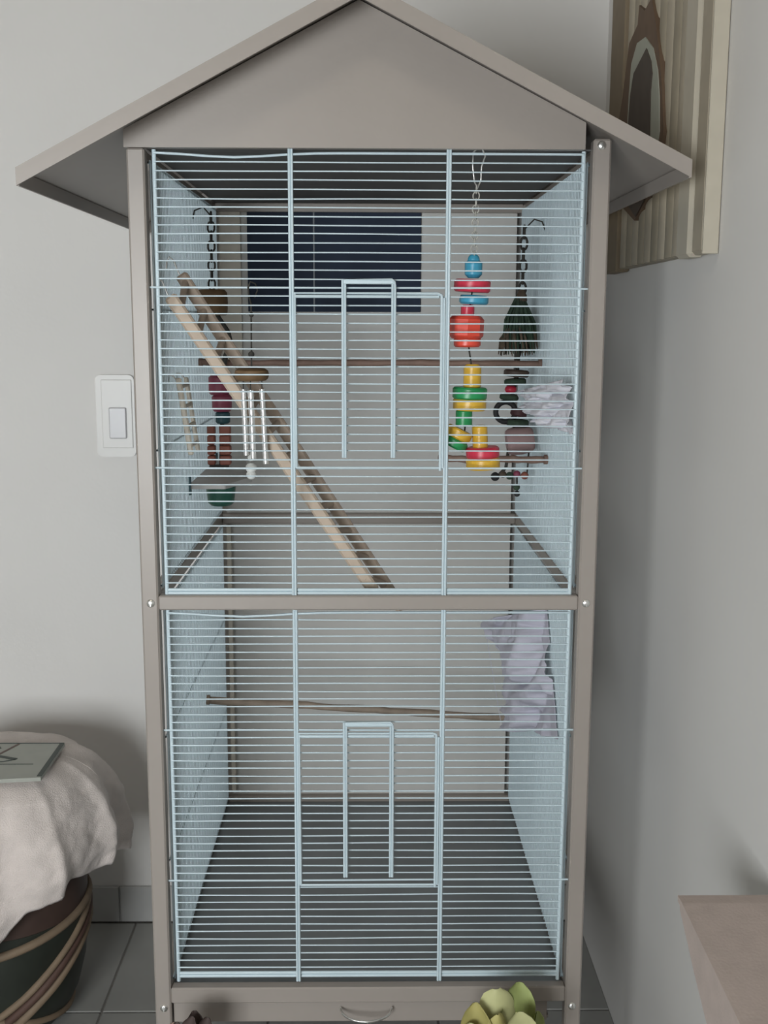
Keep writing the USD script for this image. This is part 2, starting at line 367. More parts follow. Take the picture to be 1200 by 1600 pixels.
# side grilles of close upright wires, the back sheet
for sx in (-1, 1):
    for z0, z1 in ((0.949, TZ - 0.012), (BZ + 0.012, MZ - 0.011)):
        m = MB(); X = sx * 0.3035
        for y in np.arange(P + 0.006, DY - P - 0.004, 0.0121): m.tube([(X, y, z0), (X, y, z1)], 0.0012, 5, False)
        for z in np.linspace(z0 + 0.004, z1 - 0.004, 4): m.tube([(X + sx * 0.002, P, z), (X + sx * 0.002, DY - P, z)], 0.0016, 6, False)
        obj('side_grille', m, WIRE, cage, True, kind='stuff')
obj('roof_shade_sheet', box(-xi, xi, 0.016, DY - 0.021, TZ + 0.001, TZ + 0.003), mat('painted_roof_shade', (0.10, 0.10, 0.10), 0.7), cage, label='added dark grey sheet standing in for the shade under the roof')  # added sheet; its dark colour stands in for shade inside the roof
obj('back_sheet', box(-0.297, 0.297, DY - 0.0035, DY - 0.0015, BZ - 0.02, TZ - 0.004), BACKP, cage)
obj('edge_strip', box(-0.2965, -0.2880, DY - 0.018, DY - 0.0035, 0.332, 0.918), CREAM, cage, label='cream edge strip down the inner back corner')
obj('edge_strip', box(-0.300, -0.258, DY - 0.010, DY - 0.004, 1.20, 1.552), CREAM, cage, label='wide cream strip beside the navy panel')
# floor tray and pull-out drawer
xi = DX - P
tr = MB(); tr.box(-xi, xi, 0.021, DY - 0.021, 0.303, 0.309)
obj('floor_tray', tr, TRAY, cage)
dw = MB(); dw.box(-0.303, 0.279, 0.008, 0.011, 0.2585, 0.2935, 0.001); dw.box(-0.295, 0.275, 0.011, 0.66, 0.2600, 0.2630)
for x in (-0.295, 0.272): dw.box(x, x + 0.003, 0.011, 0.66, 0.2630, 0.2900)
drawer = obj('drawer', dw, TAUPE, cage)
t = np.linspace(0, np.pi, 15)
hp = [(-0.0035 - 0.040 * math.cos(a), 0.004 - 0.030 * math.sin(a), 0.2845 - 0.004 * math.sin(a)) for a in t]
obj('drawer_handle', MB().tube(hp, 0.0018, 8), CHROME, drawer, True)
# braces on which the drawer runs
for x in (-0.303, 0.280):
    obj('drawer_runner', box(x, x + 0.004, P, DY - P, 0.252, 0.2575), TAUPE, cage)

# ================================================================== things in the cage
np_ = obj('navy_panel', box(-0.2445, 0.1040, DY - 0.0095, DY - 0.0040, 1.3565, 1.553, 0.001), NAVY)
tag(np_, 'dark navy rectangular panel high on the inside back of the cage', 'panel')
obj('seam_strip', box(-0.1125, -0.1095, DY - 0.0115, DY - 0.0093, 1.3565, 1.553), mat('grey_seam', (0.18, 0.20, 0.23), 0.5), np_)

# ladder
ld = thing('wooden_ladder', 'pale pine bird ladder slanting down from upper left behind the front wires', 'ladder')
A0, A1 = np.array([-0.286, 0.057, 1.372]), np.array([0.0085, 0.057, 0.936])
B0, B1 = np.array([-0.2805, 0.124, 1.405]), np.array([0.0520, 0.107, 0.895])
obj('rail', plank(A0, A1, 0.0185, 0.011, (1, 0, 0.6), 0.003), PINE, ld)
obj('rail', plank(B0, B1, 0.0185, 0.011, (1, 0, 0.6), 0.003), GREYPINE, ld)
for k in range(12):
    t_ = 0.05 + 0.9 * k / 11
    a, b = A0 + (A1 - A0) * t_, B0 + (B1 - B0) * (t_ - 0.03)
    d = (b - a) / np.linalg.norm(b - a)
    obj('rung', rod(a - d * 0.0035, b + d * 0.0035, 0.0052, 10), GREYPINE, ld, 40)
for q, yy in ((A0, 0.057), (B0, 0.124)):
    h = [q + np.array([0.004, 0, -0.012]), q + np.array([-0.004, 0, 0.004]), q + np.array([-0.010, 0, 0.020]), q + np.array([-0.0165, 0, 0.026]), q + np.array([-0.0205, 0, 0.018]), q + np.array([-0.0215, 0, 0.008])]
    obj('hook', tube(h, 0.0013, 6), ALU, ld, True)

# wind chime with three tubes
ch = thing('wind_chime', 'small wind chime of a brown wooden disc over three silver tubes', 'wind chime')
CX, CY = -0.1685, 0.036
hook = [(CX + 0.006, CY, 1.370), (CX + 0.011, CY - 0.006, 1.380), (CX + 0.009, CY - 0.018, 1.3885), (CX + 0.003, CY - 0.026, 1.391), (CX, CY - 0.0285, 1.383), (CX, CY - 0.020, 1.372), (CX + 0.001, CY, 1.360)]
obj('hook', tube(hook, 0.0012, 6), CORD, ch, True)
obj('cord', rod((CX + 0.001, CY, 1.362), (CX, CY, 1.272), 0.0013, 6), CORD, ch)
obj('knot', MB().add(ball(0.0045, (CX, CY, 1.290))).add(ball(0.0035, (CX + 0.001, CY, 1.346))), CORD, ch, True)
obj('top_disc', lathe([(0.020, -0.0085), (0.0235, -0.0055), (0.0250, 0.0), (0.0235, 0.0055), (0.019, 0.0085)], (CX, CY, 1.2615), 36), BROWNWOOD, ch, 40)
for k, (dx, dy, zt, zb, lean) in enumerate(((-0.0128, 0.004, 1.240, 1.1445, 0.003), (-0.0005, -0.012, 1.240, 1.1405, 0.0025), (0.0140, 0.004, 1.240, 1.1320, 0.0045))):
    tb = obj('chime_tube', rod((CX + dx, CY + dy, zt), (CX + dx + lean, CY + dy, zb), 0.0040, 14), ALU, ch, 40)
    obj('string', rod((CX + dx, CY + dy, 1.255), (CX + dx, CY + dy, zt - 0.002), 0.0007, 5), CORD, tb)
obj('string', rod((CX - 0.002, CY, 1.254), (CX - 0.003, CY, 1.135), 0.0007, 5), CORD, ch)
obj('clapper', MB().add(ball(0.0050, (CX - 0.003, CY, 1.141))).add(ball(0.0082, (CX - 0.003, CY, 1.1265), (1, 1, 0.9))).add(ball(0.0072, (CX - 0.003, CY, 1.1165))), BEADW, ch, True, label='milky white bead clapper')

# chain of bright plastic reels
ty = thing('reel_toy', 'hanging toy of bright blue, red, yellow and green plastic reels on a chain', 'bird toy')
TYY = 0.05
obj('clip', MB().tube([(0.1430, 0.020, 1.566), (0.1425, 0.018, 1.548), (0.1455, 0.020, 1.528), (0.1500, 0.024, 1.519), (0.1545, 0.022, 1.530), (0.1550, 0.020, 1.548), (0.1590, 0.012, 1.561), (0.1540, 0.004, 1.5695), (0.1470, 0.006, 1.5700), (0.1430, 0.018, 1.5665)], 0.0013, 6), CHROME, ty, True)
obj('chain', chain((0.1490, 0.024, 1.523), (0.1492, TYY, 1.426)), PALECORD, ty, True)
X0 = 0.1490
obj('reel_neck', MB().add(disc(0.0125, 0.026, (X0, TYY, 1.4115), bev=0.005)).add(ball(0.0085, (X0, TYY, 1.424))), BLUE, ty, 40)
obj('reel_disc', disc(0.0262, 0.0175, (X0 - 0.0015, TYY, 1.3875), (3, 0)), RED, ty, 40)
obj('reel_disc', disc(0.0210, 0.0125, (X0 + 0.0012, TYY, 1.3680), (3, 0)), BLUE, ty, 40)
obj('reel_neck', disc(0.0098, 0.018, (0.1415, TYY, 1.3520)), RED, ty, 40)
obj('reel_block', MB().add(disc(0.0252, 0.033, (0.1400, TYY, 1.3290), (2, 0), 8, 0.005)).add(disc(0.0195, 0.014, (0.1415, TYY, 1.3080))), ORANGE, ty, 40)
obj('cord', tube([(0.1490, TYY, 1.39), (0.1420, TYY, 1.34), (0.1440, TYY, 1.30), (0.1490, TYY, 1.27), (0.1460, TYY, 1.235), (0.1410, TYY, 1.20), (0.1400, TYY, 1.18)], 0.0014, 6), CORD, ty)
obj('reel_neck', disc(0.0128, 0.036, (0.1498, TYY, 1.2585), bev=0.004), YELLOW, ty, 40)
obj('reel_disc', disc(0.0252, 0.0175, (0.1465, TYY, 1.2345), (2, 0)), GREEN, ty, 40)
obj('reel_disc', disc(0.0243, 0.0175, (0.1465, TYY, 1.2185), (2, 0)), YELLOW, ty, 40)
obj('reel_neck', disc(0.0122, 0.024, (0.1385, TYY, 1.1985)), GREEN, ty, 40)
obj('reel_disc', disc(0.0200, 0.0150, (0.1310, TYY, 1.1755), (27, 0)), YELLOW, ty, 40)
obj('reel_disc', disc(0.0205, 0.0135, (0.1245, TYY, 1.1625), (27, 0)), GREEN, ty, 40)
obj('cord', tube([(0.1400, TYY, 1.19), (0.152, TYY, 1.187), (0.1610, TYY, 1.183)], 0.0014, 6), CORD, ty)
obj('reel_neck', disc(0.0112, 0.036, (0.1625, TYY, 1.1700), (-3, 0), bev=0.003), YELLOW, ty, 40)
obj('reel_disc', disc(0.0245, 0.0165, (0.1668, TYY, 1.1480), (-3, 0)), RED, ty, 40)
obj('reel_disc', disc(0.0250, 0.0165, (0.1675, TYY, 1.1320), (-3, 0)), YELLOW, ty, 40)

# perches
def perch(p0, p1, r, m, label, bumps=0.0006):
    p0, p1 = np.array(p0, float), np.array(p1, float)
    n = 24; pts = np.linspace(p0, p1, n) + RNG.normal(0, bumps, (n, 3)) * [0, 1, 1]
    t_ = thing('perch', label, 'perch')
    obj('branch', tube(pts, r * (1 + 0.1 * np.sin(np.arange(n) * 1.3)), 12), m, t_, True)
    d = (p1 - p0) / np.linalg.norm(p1 - p0)
    for q in (p0, p1):
        if abs(q[0]) > 0.28: obj('end_cap', rod(q - d * 0.003, q + d * 0.003, r * 1.35, 14), m, t_, 40)
perch((-0.300, 0.43, 1.2645), (0.300, 0.39, 1.2655), 0.0055, PERCHW, 'long thin reddish perch spanning the middle of the upper cage')
perch((0.118, 0.30, 1.1085), (0.300, 0.30, 1.1070), 0.0060, PERCHW, 'short dark reddish perch at right behind the plastic reels')
perch((-0.300, 0.42, 0.6400), (0.300, 0.45, 0.5900), 0.0068, PERCHL, 'long tan wooden perch across the lower half of the cage')

# toys at the left rear
lt = thing('block_toy', 'hanging toy of brown, plum, teal and brick red wooden blocks at the left rear', 'bird toy')
LY, LXc = 0.40, -0.2700
obj('chain', chain((-0.2720, LY, 1.520), (-0.2730, LY, 1.392), 0.02, 0.006, 0.0018), CORD, lt, True)
obj('hanger', tube([(-0.2720, LY, 1.515), (-0.285, LY, 1.530), (-0.3000, LY, 1.524), (-0.3035, LY, 1.510)], 0.0014, 6), CORD, lt)
obj('block', lathe([(0.024, -0.022), (0.0265, -0.017), (0.0275, 0.0), (0.0265, 0.017), (0.022, 0.022)], (-0.2735, LY, 1.3690), 28), BROWNWOOD, lt, 40)
obj('rope', tube([(-0.268, LY, 1.350), (-0.258, LY, 1.335), (-0.247, LY, 1.318), (-0.243, LY, 1.300), (-0.252, LY, 1.275), (-0.260, LY, 1.245)], 0.0048, 8), CORD, lt, True)
obj('block', disc(0.0190, 0.034, (-0.2640, LY, 1.2260), (0, 0), 20, 0.004), PURPLE, lt, 40)
obj('block', disc(0.0175, 0.030, (-0.2600, LY, 1.1945), (0, 0), 20, 0.004), PURPLE, lt, 40)
obj('block', disc(0.0130, 0.021, (-0.2590, LY, 1.1690), (0, 0), 20, 0.003), TEAL, lt, 40)
for k in range(2):
    for j in range(4):
        x0 = -0.2865 + k * 0.0215
        obj('block', box(x0, x0 + 0.0195 - (0.006 if k == 0 else 0), LY - 0.009, LY + 0.009, 1.0850 + j * 0.0180, 1.1015 + j * 0.0180, 0.002), BRICKRED, lt)
obj('core', rod((-0.2600, LY, 1.1720), (-0.2640, LY, 1.0830), 0.0035, 8), CORD, lt)
obj('core', MB().box(-0.2840, -0.2500, LY - 0.003, LY + 0.003, 1.080, 1.085).tube([(-0.2798, LY, 1.155), (-0.2798, LY, 1.082)], 0.002, 6), CORD, lt)
cl = thing('small_ladder', 'little cream bar ladder clipped upright to the left side wires', 'ladder')
obj('rail', plank((-0.2880, 0.12, 1.2520), (-0.2715, 0.12, 1.1350), 0.0085, 0.006, (1, 0, 0)), CREAM, cl)
obj('rail', plank((-0.2880, 0.19, 1.2500), (-0.2715, 0.19, 1.1330), 0.0070, 0.006, (1, 0, 0)), CREAM, cl)
for k in range(4):
    z = 1.238 - k * 0.030; xx = -0.2880 + 0.0165 * (1.252 - z) / 0.117
    obj('rung', rod((xx, 0.1155, z), (xx, 0.1945, z), 0.003, 8), CREAM, cl)
for y in (0.12, 0.19): obj('hook', tube([(-0.288, y, 1.246), (-0.297, y, 1.256), (-0.3035, y, 1.256), (-0.3065, y, 1.246)], 0.0013, 6), ALU, cl)
sh = thing('corner_shelf', 'pale grey ledge fixed to the left side wires above the green cup', 'shelf')
ledge = trimesh.creation.extrude_polygon(sg.Polygon([(-0.3005, 0.27), (-0.3005, 0.62), (-0.245, 0.62), (-0.205, 0.36), (-0.240, 0.27)]).buffer(-0.004).buffer(0.004), 0.008)
ledge.apply_translation([0, 0, 1.0600]); obj('board', ledge, mat('pale_grey_ledge', (0.56, 0.55, 0.54), 0.6), sh)
for y in (0.268, 0.600): obj('bracket', box(-0.3010, -0.2975, y, y + 0.008, 1.050, 1.082), TEAL, sh)
cu = thing('feeding_cup', 'bottle green plastic feeding cup hooked on the left side wires', 'cup')
obj('bowl', lathe([(0.018, -0.018), (0.0235, -0.013), (0.0265, 0.014), (0.0270, 0.018), (0.0245, 0.018), (0.0230, 0.012), (0.018, -0.012)], (-0.2650, 0.40, 1.0300), 30), DKGREEN, cu, 40)
for y in (0.392, 0.408): obj('hook', tube([(-0.2850, y, 1.047), (-0.2950, y, 1.054), (-0.3035, y, 1.054), (-0.3065, y, 1.044)], 0.0014, 6), CORD, cu)

# dark toy with a fibre tassel at the right rear
rg = thing('tassel_toy', 'dark hanging toy with shaggy green fibre cone and black ring at right rear', 'bird toy')
TX, TY2 = 0.2640, 0.40
obj('rope', chain((TX + 0.004, TY2, 1.500), (TX + 0.003, TY2, 1.385), 0.022, 0.006, 0.0022), CORD, rg, True)
obj('hanger', tube([(TX + 0.004, TY2, 1.495), (0.285, TY2, 1.512), (0.2985, TY2, 1.508), (0.3040, TY2, 1.494)], 0.0014, 6), CORD, rg)
def fibres(n, zt, zb, r0, r1, cx, seed):
    rn = np.random.default_rng(seed); mb = MB()
    for k in range(n):
        a = rn.uniform(0, 2 * np.pi); q = rn.uniform(0.35, 1.0); l = rn.uniform(0.75, 1.0)
        p0 = np.array([cx + r0 * q * math.cos(a), TY2 + r0 * q * math.sin(a), zt - rn.uniform(0, 0.02)])
        p2 = np.array([cx + r1 * q * math.cos(a + 0.3), TY2 + r1 * q * math.sin(a + 0.3), zt + (zb - zt) * l])
        p2[0] = min(p2[0], 0.2985)
        p1 = (p0 + p2) / 2 + np.array([math.cos(a), math.sin(a), 0]) * r1 * 0.22; p1[0] = min(p1[0], 0.2985)
        mb.tube([p0, p1, p2], [0.0016, 0.0024, 0.0008], 4)
    return mb
obj('tassel', fibres(120, 1.385, 1.280, 0.006, 0.033, TX, 1), TASSELG, rg, kind='stuff')
obj('tassel', fibres(60, 1.345, 1.278, 0.012, 0.037, TX - 0.004, 2), TASSELB, rg, kind='stuff')
obj('tassel_cap', lathe([(0.010, -0.010), (0.009, 0.0), (0.0045, 0.010)], (TX + 0.002, TY2, 1.383), 18), TASSELB, rg, 40)
obj('rope', tube([(TX, TY2, 1.30), (TX - 0.003, TY2, 1.24), (TX - 0.012, TY2, 1.20)], 0.0032, 8), CORD, rg)
obj('bead', disc(0.0225, 0.012, (TX - 0.004, TY2, 1.2480), (4, 0), 20), mat('dark_brown_bead', (0.075, 0.05, 0.04), 0.6), rg, 40)
obj('bead', disc(0.0195, 0.011, (TX - 0.006, TY2, 1.2330), (-3, 0), 20), TASSELG, rg, 40)
obj('bead', ball(0.0105, (TX - 0.014, TY2 - 0.004, 1.2200), (1, 1, 0.75)), RED, rg, True, label='small red bead')
obj('bead', disc(0.0170, 0.010, (TX - 0.016, TY2, 1.2060), (5, 0), 20), TASSELG, rg, 40)
a = np.linspace(0, 2 * np.pi, 41)
obj('ring', tube([(0.2420 + 0.0175 * math.cos(t_), TY2 - 0.002, 1.1800 + 0.0175 * math.sin(t_)) for t_ in a], 0.0048, 10, False), BLACK, rg, True)
obj('bead', disc(0.0150, 0.014, (0.2660, TY2, 1.1790), (12, 0), 18), mat('dark_maroon_bead', (0.08, 0.03, 0.035), 0.6), rg, 40)
obj('bead', disc(0.0200, 0.012, (0.2640, TY2, 1.1605), (3, 0), 18), TASSELG, rg, 40)
pr = lathe([(0.020, -0.024), (0.024, -0.018), (0.0255, 0.0), (0.0235, 0.018), (0.018, 0.024)], n=28)
obj('roll', pr.apply_transform(trimesh.transformations.rotation_matrix(math.radians(82), [0, 1, 0])).apply_translation([0.2690, TY2, 1.1290]), PINKC, rg, 40, label='dusty pink cloth roll')
obj('rope', tube([(0.2600, TY2, 1.160), (0.2500, TY2, 1.120), (0.2450, TY2, 1.08), (0.2300, TY2, 1.064)], 0.0030, 8), CORD, rg)
for k, (x, z, r, m) in enumerate(((0.2260, 1.0640, 0.008, BLACK), (0.2400, 1.0680, 0.0065, TASSELB), (0.2520, 1.0655, 0.0070, TASSELG), (0.2650, 1.0685, 0.0065, PURPLE), (0.2790, 1.0660, 0.0070, BRICKRED), (0.2650, 1.0450, 0.0060, TASSELG), (0.2660, 1.0330, 0.0055, BLACK))):
    obj('bead', ball(r, (x, TY2, z)), m, rg, True)
obj('cord', MB().tube([(0.2230, TY2, 1.064), (0.252, TY2, 1.067), (0.2830, TY2, 1.066), (0.2860, TY2, 1.118)], 0.0018, 6).tube([(0.2650, TY2, 1.067), (0.2660, TY2, 1.030)], 0.0018, 6), CORD, rg)

# cloths: sheets draped from a corner grid with folds
def drape(corners, na, nb, amp, seed, freq=9.0, t=0.0016, lift=None):
    tl, tr_, br, bl = [np.array(c, float) for c in corners]
    u, v = np.meshgrid(np.linspace(0, 1, na), np.linspace(0, 1, nb), indexing='ij')
    P0 = (tl * ((1 - u) * (1 - v))[..., None] + tr_ * ((1 - u) * v)[..., None] + br * (u * v)[..., None] + bl * (u * (1 - v))[..., None])
    n = np.cross(tr_ - tl, bl - tl); n /= np.linalg.norm(n)
    q = np.c_[(u * freq).ravel(), (v * freq * 0.7).ravel(), np.full(u.size, seed * 7.3)]
    d = meshkit.fbm(q * 0.35).reshape(u.shape) if hasattr(meshkit, 'fbm') else np.sin(q[:, 0]).reshape(u.shape)
    d = d - d.mean(); d /= np.abs(d).max() + 1e-9
    ridge = 1 - np.abs(np.sin(3.1 * u * freq / 4 + 2.2 * v + 2.5 * d)) * 1.0
    P = P0 + n * ((d * 0.7 + ridge * 0.6 - 0.3) * amp)[..., None]
    e = RNG.normal(0, 1, (na, 1)) ; e = np.convolve(e[:, 0], np.ones(5) / 5, 'same')[:, None]
    P = P + (tl - tr_)[None, None] * ((1 - v) * e * 0.05)[..., None]
    P[..., 0] = np.minimum(P[..., 0], 0.2995)
    return grid_sheet(P, t)
lc = obj('lavender_cloth', drape(((0.2180, 0.50, 0.770), (0.2960, 0.24, 0.862), (0.2985, 0.10, 0.685), (0.2640, 0.36, 0.605)), 90, 50, 0.045, 3, 6.5), LAV, None, True)
tag(lc, 'crumpled pale lavender cloth hanging along the right side of the lower cage', 'cloth')
uc = obj('white_cloth', drape(((0.2330, 0.22, 1.226), (0.2930, 0.06, 1.256), (0.2970, 0.05, 1.172), (0.2600, 0.17, 1.184)), 50, 40, 0.022, 5, 10.0), mat('bluish_white_cloth', (0.68, 0.68, 0.74), 0.9, 0.03, 12), None, True)
tag(uc, 'crumpled whitish cloth tucked against the right side wires of the upper cage', 'cloth')

# ================================================================== around the cage
wp = thing('switch_plate', 'white rounded switch plate on the back wall left of the cage', 'switch plate')
pl = trimesh.creation.extrude_polygon(sg.Polygon([(-0.568, 1.0565), (-0.488, 1.0565), (-0.488, 1.227), (-0.568, 1.227)]).buffer(-0.012).buffer(0.012), 0.009)
pl = trimesh.Trimesh(np.c_[pl.vertices[:, 0], BY - pl.vertices[:, 2], pl.vertices[:, 1]], pl.faces[:, ::-1])
obj('plate', pl, WHITEP, wp)
obj('plate_face', box(-0.556, -0.493, BY - 0.0115, BY - 0.009, 1.075, 1.217, 0.001), WHITEP, wp)
obj('rocker', box(-0.541, -0.505, BY - 0.016, BY - 0.0115, 1.095, 1.160, 0.002), WHITEP2, wp)

# picture on the right wall
pc = thing('arch_picture', 'framed cream fluted picture with brown pointed arch on the right wall', 'picture')
PX = RX - 0.003
PZ0, PZ1 = 1.428, 2.02
obj('backing', box(0.4575, RX - 0.0005, -0.022, 0.600, PZ0 + 0.005, PZ1), FRAMEC, pc)
obj('far_frame', box(0.4490, RX - 0.001, 0.492, 0.602, PZ0, PZ1, 0.003), FRAMEB, pc)
ys = np.linspace(0.097, 0.491, 10)
for k in range(9):
    y0, y1 = ys[k] + 0.001, ys[k + 1] - 0.001
    prof = [(0.4575, y0)] + [(0.4575 - 0.0050 * math.sin(s), y0 + (y1 - y0) * (0.5 - 0.5 * math.cos(s))) for s in np.linspace(0, np.pi, 7)[1:-1]] + [(0.4575, y1)]
    m = trimesh.creation.extrude_polygon(sg.Polygon(prof).buffer(0), PZ1 - PZ0 - 0.006); m.apply_translation([0, 0, PZ0 + 0.006])
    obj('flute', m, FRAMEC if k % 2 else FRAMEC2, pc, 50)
for y0, y1, xx in ((0.031, 0.094, 0.4490), (-0.024, 0.029, 0.4535)):
    obj('moulding', box(xx, RX - 0.001, y0, y1, PZ0 + (0.0 if xx < 0.45 else 0.002), PZ1, 0.005), FRAMEW if xx < 0.45 else FRAMEC2, pc)
obj('near_edge', box(0.4525, RX - 0.001, -0.0305, -0.0250, PZ0 + 0.001, PZ1, 0.001), FRAMEW, pc)
def arch(pts, x0, x1, name, m):
    obj(name, prism(pts, 0, x0, x1), m, pc)
arch([(0.452, 1.537), (0.504, 1.604), (0.520, 1.679), (0.486, 1.732), (0.465, 1.782), (0.450, 1.812), (0.392, 1.828), (0.386, 1.857), (0.347, 1.838), (0.300, 1.846), (0.262, 1.790), (0.234, 1.741), (0.210, 1.689), (0.192, 1.624), (0.199, 1.583), (0.247, 1.544), (0.302, 1.527), (0.36, 1.507)], 0.4485, 0.4580, 'arch_band', ARCHB)
arch([(0.440, 1.600), (0.436, 1.665), (0.432, 1.722), (0.422, 1.772), (0.385, 1.797), (0.328, 1.793), (0.274, 1.764), (0.239, 1.723), (0.222, 1.681), (0.212, 1.627), (0.235, 1.575), (0.300, 1.575)], 0.4470, 0.4486, 'arch_band', ARCHP)
arch([(0.398, 1.535), (0.422, 1.593), (0.425, 1.661), (0.415, 1.718), (0.396, 1.751), (0.312, 1.772), (0.278, 1.745), (0.267, 1.724), (0.273, 1.700), (0.268, 1.637), (0.262, 1.582), (0.285, 1.535), (0.343, 1.512)], 0.4455, 0.4471, 'arch_centre', ARCHD)

# drum stool, fleece and board at the left
DC = (-0.700, 0.420)
dr = thing('drum', 'dark drum with tan bands standing at lower left under the fleece', 'drum')
prof = [(0.095, 0.0), (0.112, 0.02), (0.132, 0.06), (0.147, 0.12), (0.1535, 0.20), (0.1545, 0.238)]
def pot_r(z):
    return float(np.interp(z, [p[1] for p in prof] + [0.5], [p[0] for p in prof] + [0.150]))
obj('side', lathe(prof, (*DC, 0), 56), POTD, dr, 40)
obj('rim', lathe([(0.1545, 0.2385), (0.1555, 0.30), (0.152, 0.40), (0.150, 0.495)], (*DC, 0), 56), POTB, dr, 40)
def band(z0, tilt, az, r, m, name='band', off=0.001):
    pts = []
    for t_ in np.linspace(0, 2 * np.pi, 73):
        z = z0 + tilt * math.cos(t_ - az); rr = pot_r(max(z, 0.004)) + off
        pts.append((DC[0] + rr * math.cos(t_), DC[1] + rr * math.sin(t_), max(z, 0.006)))
    obj(name, tube(pts, r, 8, False), m, dr, True)
band(0.215, 0.030, math.radians(25), 0.0085, TAN)
band(0.128, 0.118, math.radians(35), 0.0070, TAN)
band(0.106, 0.122, math.radians(35), 0.0085, RUST)
band(0.082, 0.125, math.radians(35), 0.0090, TAN)
band(0.070, 0.045, math.radians(190), 0.0070, TAN)
# fleece: polar sheet over the drum head, hanging in folds to an uneven hem
NT, NS = 300, 70
th = np.linspace(0, 2 * np.pi, NT + 1)[:-1]
hem_t = np.radians([-180, -150, -125, -108, -95, -84, -72, -62, -50, -38, -20, 0, 25, 60, 100, 140, 180])
hem_z = np.array([0.30, 0.26, 0.225, 0.205, 0.212, 0.240, 0.275, 0.318, 0.330, 0.352, 0.338, 0.330, 0.30, 0.27, 0.27, 0.29, 0.30])
thw = (th + np.pi) % (2 * np.pi) - np.pi
hz = np.interp(thw, hem_t, hem_z)
fold = 0.8 * (1 - 2 * np.abs(np.sin(thw * 5 + 0.9)) ** 0.8) + 0.35 * np.sin(thw * 13 + 2.0) + 0.3 * np.sin(thw * 4 - 1)
pts = np.zeros((NS, NT, 3))
for i in range(NS):
    s = i / (NS - 1)
    if s < 0.42:                                               # over the head, to the rounded shoulder
        q = s / 0.42; r = 0.008 + (0.172 - 0.008) * q; z = 0.530 - 0.026 * max(0, (q - 0.6) / 0.4) ** 2
        rad = np.full(NT, r); zz = np.full(NT, z) + 0.004 * fold * q ** 2
    else:
        q = (s - 0.42) / 0.58
        rad = 0.172 + 0.053 * np.sin(np.minimum(q * 1.25, 1) * np.pi / 2) + 0.021 * fold * q ** 0.6 - 0.022 * np.clip(q - 0.8, 0, 1) * 2
        zz = 0.504 + (hz - 0.504) * q ** 1.25 - 0.006 * np.abs(fold) * q
        zz = zz + 0.004 * fold * (1 - q)
    pts[i] = np.c_[DC[0] + rad * np.cos(th), DC[1] + rad * np.sin(th), zz]
nz = meshkit.fbm(pts.reshape(-1, 3) * 16).reshape(NS, NT) if hasattr(meshkit, 'fbm') else np.zeros((NS, NT))
nz = (nz - nz.mean()) / (np.abs(nz).max() + 1e-9)
dirn = pts - np.array([DC[0], DC[1], 0.38]); dirn /= np.linalg.norm(dirn, axis=2, keepdims=True)
wgt = np.clip((np.arange(NS) / (NS - 1) - 0.30) / 0.3, 0.12, 1)[:, None]
nz2 = meshkit.fbm(pts.reshape(-1, 3) * 45 + 9).reshape(NS, NT); nz2 = (nz2 - nz2.mean()) / (np.abs(nz2).max() + 1e-9)
pts = pts + dirn * ((nz * 0.017 + nz2 * 0.0045) * wgt)[..., None]
pts = np.concatenate([pts, pts[:, :1]], 1)
fc = obj('fleece', grid_sheet(pts[:, ::-1], 0.006), FLEECE, None, True)
tag(fc, 'fluffy pinkish cream fleece draped in folds over the drum at left', 'fleece')
# the board that lies on the fleece, with its strokes
bd = thing('marked_board', 'flat grey green board with dark strokes lying on the fleece', 'board')
bz = 0.5375
quad = [(-0.5790, 0.4480), (-0.5775, 0.2860), (-0.78, 0.2620), (-0.80, 0.4480)]
def flat(poly, z0, z1, m, name):
    e = trimesh.creation.extrude_polygon(sg.Polygon(poly).buffer(0), z1 - z0); e.apply_translation([0, 0, z0]); obj(name, e, m, bd)
flat(quad, bz, bz + 0.007, TABLET, 'plate')
zt = bz + 0.007
def stroke(pp, w, m, nm='stroke'):
    flat(list(sg.LineString(pp).buffer(w / 2, cap_style=2).exterior.coords), zt, zt + 0.0006, m, nm)
stroke([(-0.583, 0.444), (-0.5815, 0.290)], 0.0085, INK)
stroke([(-0.79, 0.4465), (-0.5800, 0.4465)], 0.0030, INK)
stroke([(-0.77, 0.344), (-0.608, 0.345)], 0.0020, INK)
stroke([(-0.6640, 0.4430), (-0.6850, 0.3920)], 0.0050, INKR)
stroke([(-0.7060, 0.4400), (-0.6930, 0.4180)], 0.0080, INK)
stroke([(-0.7060, 0.3960), (-0.6830, 0.3830), (-0.6460, 0.3680)], 0.0085, INK)
stroke([(-0.6460, 0.3680), (-0.6660, 0.3570), (-0.7100, 0.3500)], 0.0040, INK)

# padded bench end at the right
bn = thing('padded_bench', 'pinkish beige padded bench end against the right wall at lower right', 'bench')
side = [(-0.400, 0.691), (-0.408, 0.678), (-0.47, 0.640), (-0.522, 0.612), (-0.56, 0.560), (-0.60, 0.40), (-0.60, 0.06), (-1.35, 0.06), (-1.35, 0.640), (-0.90, 0.662), (-0.62, 0.679)]
pad = prism(list(sg.Polygon(side).buffer(-0.006).buffer(0.006).exterior.coords), 0, 0.3535, 0.4725)
cap = prism(list(sg.Polygon([(-0.402, 0.694), (-0.404, 0.688), (-0.62, 0.676), (-0.90, 0.659), (-1.352, 0.637), (-1.352, 0.643), (-0.90, 0.665), (-0.62, 0.682), (-0.42, 0.6945)]).exterior.coords), 0, 0.3515, 0.4735)
obj('arm_pad', pad, BENCH, bn); obj('top_piping', cap, BENCH, bn)
for y in (-0.66, -1.28):
    obj('foot', MB().box(0.370, 0.400, y, y + 0.03, 0.0, 0.07).box(0.425, 0.455, y, y + 0.03, 0.0, 0.07), BROWNWOOD, bn)

